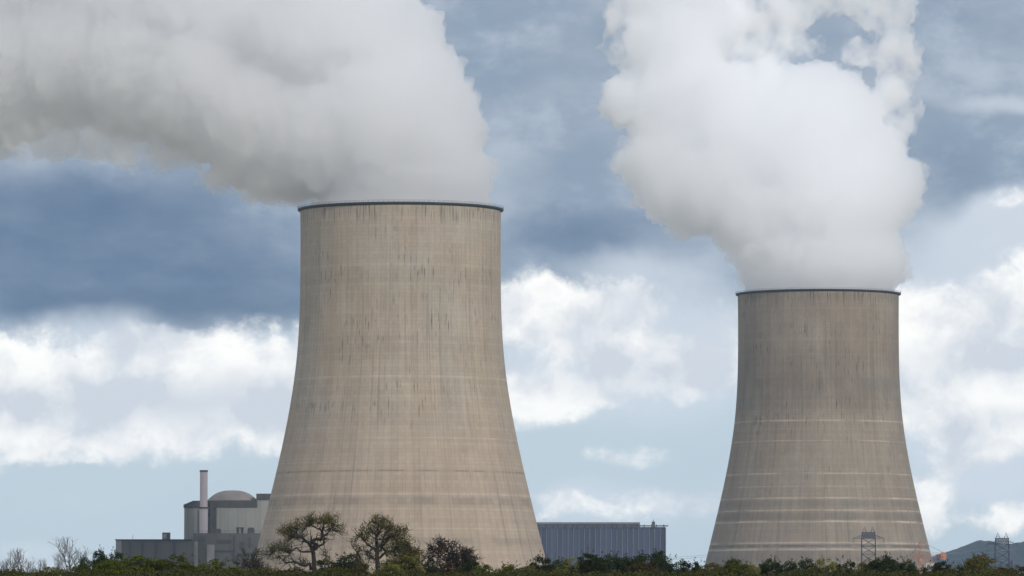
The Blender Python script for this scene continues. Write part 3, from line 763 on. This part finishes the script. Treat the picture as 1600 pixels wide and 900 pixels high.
MB().box(-8.6 * cs, 7.6 * cs, -.4, 6.4, at(0, 880, CD).z + .003, at(0, 878.6, CD).z).build('roof', ORG, hut)
m = MB(); m.box(-6 * cs, -2 * cs, -.2, -.003, at(0, 890, CD).z, at(0, 883, CD).z); m.build('opening', DARKM, hut)

# ------------------------------------------------------------------ vegetation
def leaf_mat(name, c0, c1, c2=None, trans=.25):
    m, nb, out = material(name)
    g = nb.new('ShaderNodeNewGeometry'); oi = nb.new('ShaderNodeObjectInfo')
    n = nb.noise(g.outputs['Position'], .55, 3, .6)
    cc = nb.mix(g.outputs['Random Per Island'], c0, c1)
    cc = nb.mix(nb.math('MULTIPLY', nb.rng(n.outputs[0], .4, .65), .6), cc, c2 or tuple(x * .6 for x in c0))
    hsv = nb.new('ShaderNodeHueSaturation'); nb.l.new(cc, hsv.inputs['Color'])
    nb.l.new(nb.math('MULTIPLY_ADD', oi.outputs['Random'], .5, .75), hsv.inputs['Value'])
    nb.l.new(nb.math('MULTIPLY_ADD', oi.outputs['Random'], .03, .485), hsv.inputs['Hue'])
    d = nb.new('ShaderNodeBsdfDiffuse'); t = nb.new('ShaderNodeBsdfTranslucent'); mx = nb.new('ShaderNodeMixShader'); mx.inputs[0].default_value = trans
    nb.l.new(hsv.outputs[0], d.inputs[0]); nb.l.new(hsv.outputs[0], t.inputs[0]); nb.l.new(d.outputs[0], mx.inputs[1]); nb.l.new(t.outputs[0], mx.inputs[2])
    nb.l.new(mx.outputs[0], out.inputs[0]); return m
L = {
 'olive': leaf_mat('olive_spring_leaves', (.115, .11, .03), (.17, .155, .045), (.08, .076, .024)),
 'dark': leaf_mat('dark_green_leaves', (.026, .038, .012), (.044, .058, .017), (.018, .026, .010)),
 'fresh': leaf_mat('fresh_green_leaves', (.07, .08, .008), (.10, .11, .012), (.04, .052, .006)),
 'brown': leaf_mat('brown_twig_buds', (.055, .04, .03), (.085, .058, .042), (.035, .028, .024)),
 'rust': leaf_mat('rust_brown_leaves', (.06, .042, .016), (.085, .054, .02), (.035, .027, .012)),
}
BARK = simple('bark', (.020, .017, .013), .95, .3, 3)
TWIG = simple('grey_twigs', (.12, .11, .11), .95, .25, 3)

def leafset(mb, rng_, centre, rad, n, size, flat=1.0):
    """n leaf-sized faces scattered in a clump, denser toward its outside"""
    d = rng_.normal(size=(n, 3)); d /= np.linalg.norm(d, axis=1)[:, None] + 1e-9
    r_ = rng_.uniform(.25, 1.0, size=(n, 1)) ** .6
    c_ = np.array(centre) + d * r_ * np.array(rad)
    a = rng_.normal(size=(n, 3)); a /= np.linalg.norm(a, axis=1)[:, None]
    bb = np.cross(a, rng_.normal(size=(n, 3))); bb /= np.linalg.norm(bb, axis=1)[:, None] + 1e-9
    s = size * rng_.uniform(.55, 1.35, size=(n, 1))
    q = np.stack([c_ - a * s, c_ + bb * s * .62, c_ + a * s, c_ - bb * s * .62], axis=1).reshape(-1, 3)
    k = len(mb.v); mb.v += [tuple(x) for x in q.tolist()]
    mb.f += [(k + 4 * i, k + 4 * i + 1, k + 4 * i + 2, k + 4 * i + 3) for i in range(n)]

def branches(mb, rnd, p, d, length, r_, depth, tips, spread=.55, up=.15, nseg=3, kids=(2, 4), shrink=.68, minr=.012):
    cur = Vector(p); dr_ = Vector(d).normalized(); seg = length / nseg
    for i in range(nseg):
        nd = (dr_ + Vector((rnd.gauss(0, .16), rnd.gauss(0, .16), rnd.gauss(0, .1) + up * .3))).normalized()
        nx_ = cur + nd * seg; r1 = max(minr, r_ * (1 - .3 / nseg * 1.0))
        mb.tube(cur, nx_, r_, r1, 6 if depth > 3 else 3); cur, dr_, r_ = nx_, nd, r1
        if depth > 0 and i < nseg - 1 and rnd.random() < .6:
            sd_ = (dr_ + Vector((rnd.gauss(0, 1), rnd.gauss(0, 1), rnd.gauss(0, .5))).normalized() * (spread + .35)).normalized()
            branches(mb, rnd, cur, sd_, length * shrink * .8, r_ * .55, depth - 1, tips, spread, up, nseg, kids, shrink, minr)
    if depth <= 0: tips.append((cur, dr_)); return
    for k in range(rnd.randint(*kids)):
        sd_ = (dr_ + Vector((rnd.gauss(0, 1), rnd.gauss(0, 1), rnd.gauss(0, .6) + up)).normalized() * spread).normalized()
        branches(mb, rnd, cur, sd_, length * shrink * rnd.uniform(.8, 1.1), r_ * .62, depth - 1, tips, spread, up, nseg, kids, shrink, minr)

BH, BWD = 8.0, 2.6
def proto_bush(kind, seed, leaf, size):
    """bush 8 m tall and 2.6 m wide with a rounded lumpy top; trunk and crown meshes"""
    rnd = random.Random(seed); rg = np.random.default_rng(seed)
    tr = MB(); cr2 = MB()
    lumps = [(rnd.uniform(-.75, .75), rnd.uniform(-.75, .75), rnd.uniform(.45, .75), rnd.uniform(6.5, 7.6)) for _ in range(6)] + [(0, 0, .9, 7.95)]
    for s in range(6):
        a = rnd.uniform(0, 6.28); e = Vector((math.cos(a) * .6, math.sin(a) * .6, rnd.uniform(6.3, 7.6)))
        m1 = Vector((e.x * .6 + rnd.gauss(0, .15), e.y * .6 + rnd.gauss(0, .15), e.z * .5))
        tr.tube((e.x * .2, e.y * .2, 0), m1, .11, .06, 5); tr.tube(m1, e, .06, .02, 4)
        for t in range(7):
            tr.tube(m1.lerp(e, rnd.uniform(.2, 1)), e + Vector((rnd.gauss(0, .55), rnd.gauss(0, .55), rnd.uniform(-.5, .5))), .022, .008, 3)
    for (lx, ly, lr, lt) in lumps:
        for i in range(26):                                  # leafy dome of each lump
            d = Vector((rnd.gauss(0, 1), rnd.gauss(0, 1), rnd.gauss(.3, 1))).normalized()
            c_ = (lx + d.x * lr * .8, ly + d.y * lr * .8, lt - lr * .9 + d.z * lr * .8 - .1)
            leafset(cr2, rg, c_, (.26, .26, .2), leaf, size)
        for i in range(5):
            d = Vector((rnd.gauss(0, 1), rnd.gauss(0, 1), abs(rnd.gauss(0, 1)) + .6)).normalized()
            p_ = Vector((lx, ly, lt - lr * .9)) + d * lr * .8; e = p_ + d * rnd.uniform(.15, .45)
            tr.tube(p_, e, .012, .006, 3); leafset(cr2, rg, e, (.09, .09, .12), 7, size * .8)
    for i in range(60):                                      # skirt down the sides
        a = rnd.uniform(0, 6.28); z = rnd.uniform(.5, 6.8); w = 1.2 * rnd.uniform(.5, 1.0)
        leafset(cr2, rg, (math.cos(a) * w, math.sin(a) * w, z), (.4, .4, .45), leaf, size * 1.4)
    t_ = tr.mesh('trunk'); t_.materials.append(BARK)
    c2 = cr2.mesh('crown'); c2.materials.append(L[kind]); return t_, c2
PB = {}
for kind in ('dark', 'fresh', 'olive', 'rust'):
    PB[kind] = [proto_bush(kind, 10 + i * 7 + len(kind), 46, .066) for i in range(4)]

def proto_twiggy(seed, bark, leafkind, leaf_n, twig_r=.010, depth=5, spread=.55, up=.35, fork=5.2, ln=1.0):
    rnd = random.Random(seed); rg = np.random.default_rng(seed); tr = MB(); tips = []
    tr.tube((0, 0, 0), (rnd.gauss(0, .1), 0, fork * .5), .17, .14, 7); tr.tube((tr.v[-1][0], 0, fork * .5), (0, 0, fork), .14, .11, 7)
    for k in range(5):
        a = 6.28 * k / 5 + rnd.uniform(-.4, .4); d = Vector((math.cos(a) * .55, math.sin(a) * .55, 1))
        branches(tr, rnd, (0, 0, fork - .2 * k), d, ln * rnd.uniform(.85, 1.15), .07, depth, tips, spread=spread, up=up, nseg=3, kids=(2, 2), shrink=.76, minr=twig_r)
    v = np.array(tr.v); h = v[:, 2].max(); wd = np.percentile(np.abs(v[v[:, 2] > fork][:, :2]), 98) * 2
    cr2 = MB()
    for (p, d) in tips:
        for k in range(2):
            e = p + (d + Vector((rnd.gauss(0, .4), rnd.gauss(0, .4), rnd.gauss(0, .3)))) * .28; tr.tube(p, e, twig_r * .8, twig_r * .5, 3)
        if leaf_n: leafset(cr2, rg, p, (.22, .22, .2), leaf_n, .06)
    v = np.array(tr.v); v[:, 2] /= h; v[:, :2] /= wd; tr.v = [tuple(x) for x in v.tolist()]
    t_ = tr.mesh('trunk'); t_.materials.append(bark); c2 = None
    if cr2.v:
        v = np.array(cr2.v); v[:, 2] /= h; v[:, :2] /= wd; cr2.v = [tuple(x) for x in v.tolist()]
        c2 = cr2.mesh('crown'); c2.materials.append(L[leafkind])
    return t_, c2
PT = {'bare': [proto_twiggy(5 + i, TWIG, None, 0, .013, 3, spread=.5, up=.4, fork=6.0, ln=1.1) for i in range(3)],
      'twiggy': [proto_twiggy(50 + i, BARK, 'brown', 5, .013, 4, spread=.62, up=.25, fork=5.4, ln=.95) for i in range(2)]}

used_n = 0
def plant(px, tip, hw, kind, D, label, group, rz=None):
    """a tree or bush whose top shows at pixel row tip, hw = half width in pixels"""
    global used_n
    used_n += 1
    rnd = random.Random(int(px * 13 + tip)); p = at(px, tip, D); H = p.z
    src = (PB.get(kind) or PT[kind]); t_, c2 = src[rnd.randrange(len(src))]
    nm = {'bare': 'bare_tree', 'twiggy': 'bare_tree'}.get(kind, 'bush')
    root = empty(nm, (p.x, D, 0), rnd.uniform(0, 6.28) if rz is None else rz)
    w = hw * (2.5 if kind in PT else 3.1) * D / FPX
    root.scale = (w, w, H / .99) if kind in PT else (w / BWD, w / BWD, H / BH)
    tag(root, label, 'tree' if nm == 'bare_tree' else 'bush', group)
    a = bpy.data.objects.new('trunk', t_); COL.objects.link(a); a.parent = root
    if c2: c3 = bpy.data.objects.new('crown', c2); COL.objects.link(c3); c3.parent = root
    return root

GB = 'bushes along the hedgerow'; GT = 'bare trees in the hedgerow'
PL = [
 # far left
 (12, 864, 14, 'bare', 560, 'leafless grey tree at the left edge of the hedgerow', GT),
 (36, 862, 16, 'bare', 570, 'leafless grey tree second from the left edge of the hedgerow', GT),
 (58, 878, 12, 'bare', 570, 'low leafless shrub between the leftmost bare trees and the tall twiggy one', GT),
 (112, 845, 26, 'bare', 560, 'tallest leafless grey tree at far left, against pale sky', GT),
 (90, 872, 12, 'bare', 560, 'short leafless tree leaning beside the tallest grey one', GT),
 (134, 868, 11, 'dark', 520, 'small round dark bush right of the tallest leafless tree', GB),
 (155, 857, 11, 'dark', 520, 'narrow dark bush with a raised top, left of the pale end wall', GB),
 (181, 856, 12, 'dark', 515, 'dark bush covering the pale end wall of the service building', GB),
 (25, 886, 32, 'olive', 440, 'low olive bush at the left edge of the frame', GB),
 (80, 884, 28, 'olive', 440, 'low olive bush below the tallest leafless tree', GB),
 (128, 882, 24, 'fresh', 440, 'low yellow green bush below the small round dark bush', GB),
 (170, 873, 26, 'fresh', 445, 'yellow green bush below the pale end wall', GB),
 (212, 866, 26, 'fresh', 450, 'rounded green bush before the service building wall', GB),
 (238, 872, 18, 'olive', 455, 'dull olive bush under the rooftop unit of the service building', GB),
 (272, 864, 26, 'fresh', 450, 'broad bright green bush where service building and reactor meet', GB),
 (303, 884, 18, 'dark', 450, 'low dark bush under the pale bay of the reactor building', GB),
 (332, 871, 24, 'fresh', 445, 'pointed green bush under the vent stack', GB),
 (362, 884, 24, 'fresh', 445, 'low sloping green bush under the dome', GB),
 (397, 860, 22, 'twiggy', 450, 'brown budding tree at the left foot of the nearer cooling tower', GT),
 (425, 885, 24, 'olive', 430, 'low olive bush under the low limb of the leaning olive tree', GB),
 (462, 884, 22, 'rust', 428, 'rust brown bush left of the leaning olive tree trunk', GB),
 (517, 868, 24, 'dark', 440, 'dark bush right behind the leaning olive tree trunk', GB),
 (545, 864, 20, 'dark', 440, 'dark bush between the two olive trees', GB),
 (528, 884, 24, 'fresh', 425, 'low green bush in front, between the two olive trees', GB),
 (560, 886, 20, 'rust', 425, 'low rust bush left of the round olive tree trunk', GB),
 (636, 866, 24, 'olive', 425, 'thick olive bush under the right side of the round olive tree', GB),
 (610, 880, 22, 'olive', 422, 'low olive bush at the foot of the round olive tree', GB),
 (700, 843, 36, 'twiggy', 455, 'dark brown budding tree, third tall tree before the nearer tower', GT),
 (668, 878, 16, 'dark', 445, 'small dark bush left under the brown budding tree', GB),
 (735, 872, 16, 'dark', 445, 'small dark bush right under the brown budding tree', GB),
 (700, 884, 24, 'rust', 430, 'rust brown bush below the brown budding tree', GB),
 (757, 880, 17, 'fresh', 440, 'fresh green bush just right of the brown budding tree', GB),
 (793, 879, 20, 'fresh', 440, 'fresh green bush before the right half of the nearer tower foot', GB),
 (825, 882, 16, 'olive', 440, 'low olive bush at the right foot of the nearer tower', GB),
 (846, 863, 15, 'dark', 470, 'dark bush standing at the right corner of the nearer tower', GB),
 (872, 873, 16, 'dark', 470, 'dark bush at the left end of the blue hall', GB),
 (893, 868, 16, 'olive', 465, 'dull bush under the left third of the blue hall', GB),
 (921, 862, 20, 'dark', 465, 'domed dark bush under the middle of the blue hall', GB),
 (951, 864, 18, 'dark', 468, 'dark bush just right of the domed one under the blue hall', GB),
 (978, 868, 16, 'dark', 468, 'dark bush under the right third of the blue hall', GB),
 (1007, 863, 19, 'dark', 470, 'dark bush under the roof vent of the blue hall', GB),
 (1032, 858, 15, 'dark', 475, 'tallest dark bush, at the right corner of the blue hall', GB),
 (1003, 878, 24, 'rust', 445, 'brownish bush in front, under the roof vent of the blue hall', GB),
 (1060, 870, 15, 'dark', 470, 'small dark bush just right of the blue hall', GB),
 (1084, 876, 15, 'dark', 470, 'low dark bush in the gap left of the farther tower', GB),
 (1112, 877, 16, 'olive', 460, 'low olive bush at the left foot of the farther tower', GB),
 (1148, 871, 18, 'fresh', 460, 'green bush before the left part of the farther tower foot', GB),
 (1176, 880, 15, 'olive', 460, 'low olive bush in a dip of the hedgerow before the farther tower', GB),
 (1203, 871, 15, 'dark', 465, 'dark bush left of the centre of the farther tower foot', GB),
 (1232, 874, 16, 'dark', 465, 'dark bush before the centre of the farther tower foot', GB),
 (1260, 871, 15, 'dark', 465, 'dark bush just right of the centre of the farther tower foot', GB),
 (1290, 869, 19, 'olive', 460, 'dull green bush left of the pylon before the tower', GB),
 (1322, 871, 15, 'dark', 460, 'small dark bush at the left foot of the pylon before the tower', GB),
 (1350, 876, 15, 'olive', 465, 'low bush hiding the foot of the pylon before the tower', GB),
 (1385, 866, 22, 'dark', 455, 'big round dark bush right of the pylon before the tower', GB),
 (1420, 872, 13, 'dark', 455, 'narrow dark bush left of the orange crane', GB),
 (1442, 884, 13, 'dark', 450, 'low bush under the orange crane', GB),
 (1470, 875, 17, 'dark', 455, 'dark green bush right of the pale site building', GB),
 (1495, 880, 14, 'dark', 458, 'low dark bush under the left slope of the hill', GB),
 (1532, 866, 27, 'olive', 460, 'tall brownish olive bush before the hill, left of its pylon', GB),
 (1528, 868, 22, 'twiggy', 470, 'brown budding tree rising behind the tall brownish bush before the hill', GT),
 (1566, 884, 17, 'rust', 450, 'low rust bush at the foot of the pylon before the hill', GB),
 (1588, 879, 20, 'rust', 445, 'rust brown bush at the right edge of the frame', GB),
 (1345, 890, 22, 'fresh', 430, 'low yellow green bush in front of the pylon before the tower', GB),
 (1120, 890, 30, 'fresh', 430, 'low green bush in front, at the left foot of the farther tower', GB),
]
for a in PL: plant(*a)

# two individual olive trees in front of the nearer tower
def custom_tree(px0, D, trunk, limbs, clumps, label, seed, leafkind='olive', name='tree'):
    rnd = random.Random(seed); rg = np.random.default_rng(seed); s = D / FPX
    base = at(px0, 900, D); root = empty(name, (base.x, D, 0)); tag(root, label, 'tree', 'olive green trees before the nearer tower')
    def W(px, py, dy=0.0):
        p = at(px, py, D); return Vector((p.x - base.x, dy, p.z))
    tr = MB(); pts = []
    pth = [Vector((0, 0, 0))] + [W(x, y) for x, y in trunk]
    rr = [.18 - .05 * i / len(pth) for i in range(len(pth))]
    for i in range(len(pth) - 1): tr.tube(pth[i], pth[i + 1], rr[i], rr[i + 1], 8)
    for (poly, r0) in limbs:
        dy = rnd.uniform(-1.2, 1.2); ps = [W(x, y, dy * k / max(1, len(poly) - 1)) for k, (x, y) in enumerate(poly)]
        # subdivide with crookedness
        r0 *= .78; fine = [ps[0]]
        for i in range(len(ps) - 1):
            for t in (.33, .66, 1.0):
                q = ps[i].lerp(ps[i + 1], t)
                if t < 1: q = q + Vector((rnd.gauss(0, .12), rnd.gauss(0, .2), rnd.gauss(0, .12)))
                fine.append(q)
        n = len(fine)
        for i in range(n - 1):
            a, c_ = r0 * (1 - .8 * i / n), r0 * (1 - .8 * (i + 1) / n)
            tr.tube(fine[i], fine[i + 1], a, c_, 6)
            if i > 0: pts.append(fine[i + 1])
            if i > 1:
                for k in range(2):
                    d = Vector((rnd.gauss(0, 1), rnd.gauss(0, 1), rnd.gauss(0, .8) + .4)).normalized()
                    e = fine[i] + d * rnd.uniform(.5, 1.1); tr.tube(fine[i], e, c_ * .5, .02, 4); pts.append(e)
    cr2 = MB()
    for (x, y, rx, ry, n, den) in clumps:
        c_ = W(x, y, rnd.uniform(-.8, .8)); k = int(n * .85)
        for i in range(k):
            dv = Vector(rg.normal(size=3).tolist()).normalized() * (rnd.random() ** .5)
            q = c_ + Vector((dv.x * rx * s, dv.y * (rx + ry) * .5 * s, dv.z * ry * s))
            near = min(pts, key=lambda t: (t - q).length)
            mid = near.lerp(q, .5) + Vector((rnd.gauss(0, .1), rnd.gauss(0, .1), rnd.gauss(0, .1)))
            tr.tube(near, mid, .032, .024, 3); tr.tube(mid, q, .024, .012, 3)
            for j in range(3): tr.tube(q, q + Vector((rnd.gauss(0, .22), rnd.gauss(0, .22), rnd.gauss(.08, .2))), .014, .008, 3)
            leafset(cr2, rg, q, (.40, .40, .30), int(24 * den), .05)
    tr.build('trunk', BARK, root); cr2.build('crown', L[leafkind], root)
    return root
custom_tree(492, 432, [(491, 885), (490, 868), (488, 855)],
    [([(488, 860), (478, 846), (466, 838), (455, 832)], .20), ([(489, 856), (494, 842), (503, 832), (507, 818)], .20), ([(492, 858), (506, 850), (510, 836), (522, 820)], .14),
     ([(491, 886), (478, 884), (460, 877), (446, 880), (440, 868)], .14), ([(488, 866), (470, 862), (452, 858), (436, 856)], .12), ([(503, 832), (490, 822), (478, 816)], .09)],
    [(452, 832, 26, 16, 60, 1.3), (464, 818, 12, 9, 14, .9), (500, 812, 28, 10, 52, 1.2), (518, 818, 14, 18, 34, .9), (478, 818, 14, 12, 22, .8), (500, 842, 18, 14, 8, .3),
     (442, 856, 22, 10, 40, .9), (508, 866, 12, 14, 14, .7), (476, 880, 14, 8, 12, .6), (534, 828, 8, 12, 12, .7), (430, 872, 16, 12, 14, .5), (420, 862, 16, 10, 20, .6), (456, 868, 16, 12, 14, .4), (476, 846, 14, 10, 6, .3), (440, 876, 14, 8, 8, .3)],
    'leaning olive tree with an open crown and a low limb reaching left', 4)
custom_tree(590, 430, [(590, 885), (589, 868), (590, 852)],
    [([(590, 856), (588, 838), (592, 822), (596, 812)], .17), ([(590, 862), (602, 848), (616, 836), (626, 826)], .15), ([(590, 866), (576, 852), (566, 842), (558, 836)], .13),
     ([(590, 872), (608, 862), (626, 854), (640, 852)], .13), ([(589, 876), (574, 868), (562, 862)], .09), ([(588, 838), (578, 826), (576, 818)], .09), ([(590, 860), (600, 838), (608, 822)], .1)],
    [(598, 820, 26, 12, 60, 1.0), (578, 826, 10, 8, 10, .6), (570, 834, 20, 12, 36, .7), (560, 848, 14, 14, 24, .5), (622, 832, 20, 14, 46, 1.1), (632, 850, 20, 16, 54, 1.3), (604, 840, 26, 14, 42, .8), (584, 856, 24, 16, 30, .4),
     (642, 866, 16, 14, 46, 1.5), (648, 882, 14, 14, 36, 1.5), (560, 882, 18, 10, 18, .5), (576, 876, 14, 12, 16, .5), (604, 884, 20, 12, 36, 1.3), (614, 862, 26, 14, 50, 1.1), (566, 868, 20, 12, 18, .4), (592, 812, 14, 8, 16, .8), (630, 878, 24, 12, 40, 1.2)],
    'round crowned olive tree directly before the middle of the nearer tower', 9)

# continuous scrub under the hedgerow
rg = np.random.default_rng(77); sb = MB(); N = 90000
px_ = rg.uniform(-500, 2100, N); D_ = rg.uniform(405, 436, N)
X_ = (px_ - 800) / FPX * D_
topz = np.array([6.55 + .5 * noise.noise(Vector((x * .25, 0, 3))) + .35 * noise.noise(Vector((x * .9, 2, 3))) for x in X_])
Z_ = topz * (1 - rg.uniform(0, 1, N) ** 1.6 * .55)
a = rg.normal(size=(N, 3)); a /= np.linalg.norm(a, axis=1)[:, None]
c2 = np.cross(a, rg.normal(size=(N, 3))); c2 /= np.linalg.norm(c2, axis=1)[:, None]
s = .12 * rg.uniform(.5, 1.3, (N, 1)); cc_ = np.stack([X_, D_, Z_], axis=1)
q = np.stack([cc_ - a * s, cc_ + c2 * s * .6, cc_ + a * s, cc_ - c2 * s * .6], axis=1).reshape(-1, 3)
sb.v = [tuple(x) for x in q.tolist()]; sb.f = [(4 * i, 4 * i + 1, 4 * i + 2, 4 * i + 3) for i in range(N)]
m_, nb, out = material('mixed_scrub')
g = nb.new('ShaderNodeNewGeometry'); n1 = nb.noise(g.outputs['Position'], .16, 3, .5); n2 = nb.noise(nb.vmath('ADD', g.outputs['Position'], (50, 0, 0)), .22, 3, .5)
c5 = nb.mix(nb.rng(n1.outputs[0], .42, .6), (.032, .038, .012), (.06, .058, .018)); c5 = nb.mix(nb.rng(n2.outputs[0], .55, .7), c5, (.05, .034, .013))
c5 = nb.mix(nb.math('MULTIPLY', g.outputs['Random Per Island'], .5), c5, (.02, .022, .01))
d = nb.new('ShaderNodeBsdfDiffuse'); nb.l.new(c5, d.inputs[0]); nb.l.new(d.outputs[0], out.inputs[0])
so = sb.build('undergrowth', m_); tag(so, 'tangled dark olive and brown scrub filling the foot of the hedgerow', 'undergrowth', kind='stuff')

# ------------------------------------------------------------------ haze
HAZE = 3.2e-5
hz_m, nb, out = material('haze_air')
pv = nb.new('ShaderNodeVolumePrincipled'); pv.inputs['Color'].default_value = (.50, .76, 1.0, 1); pv.inputs['Density'].default_value = HAZE; pv.inputs['Anisotropy'].default_value = .1
nb.l.new(pv.outputs[0], out.inputs['Volume']); hz_m.cycles.homogeneous_volume = True
hzo = MB().box(-4000, 4000, -150, 9500, -1.0, 400).build('haze', hz_m); tag(hzo, 'thin pale haze filling the air out to the hill', 'haze', kind='stuff')
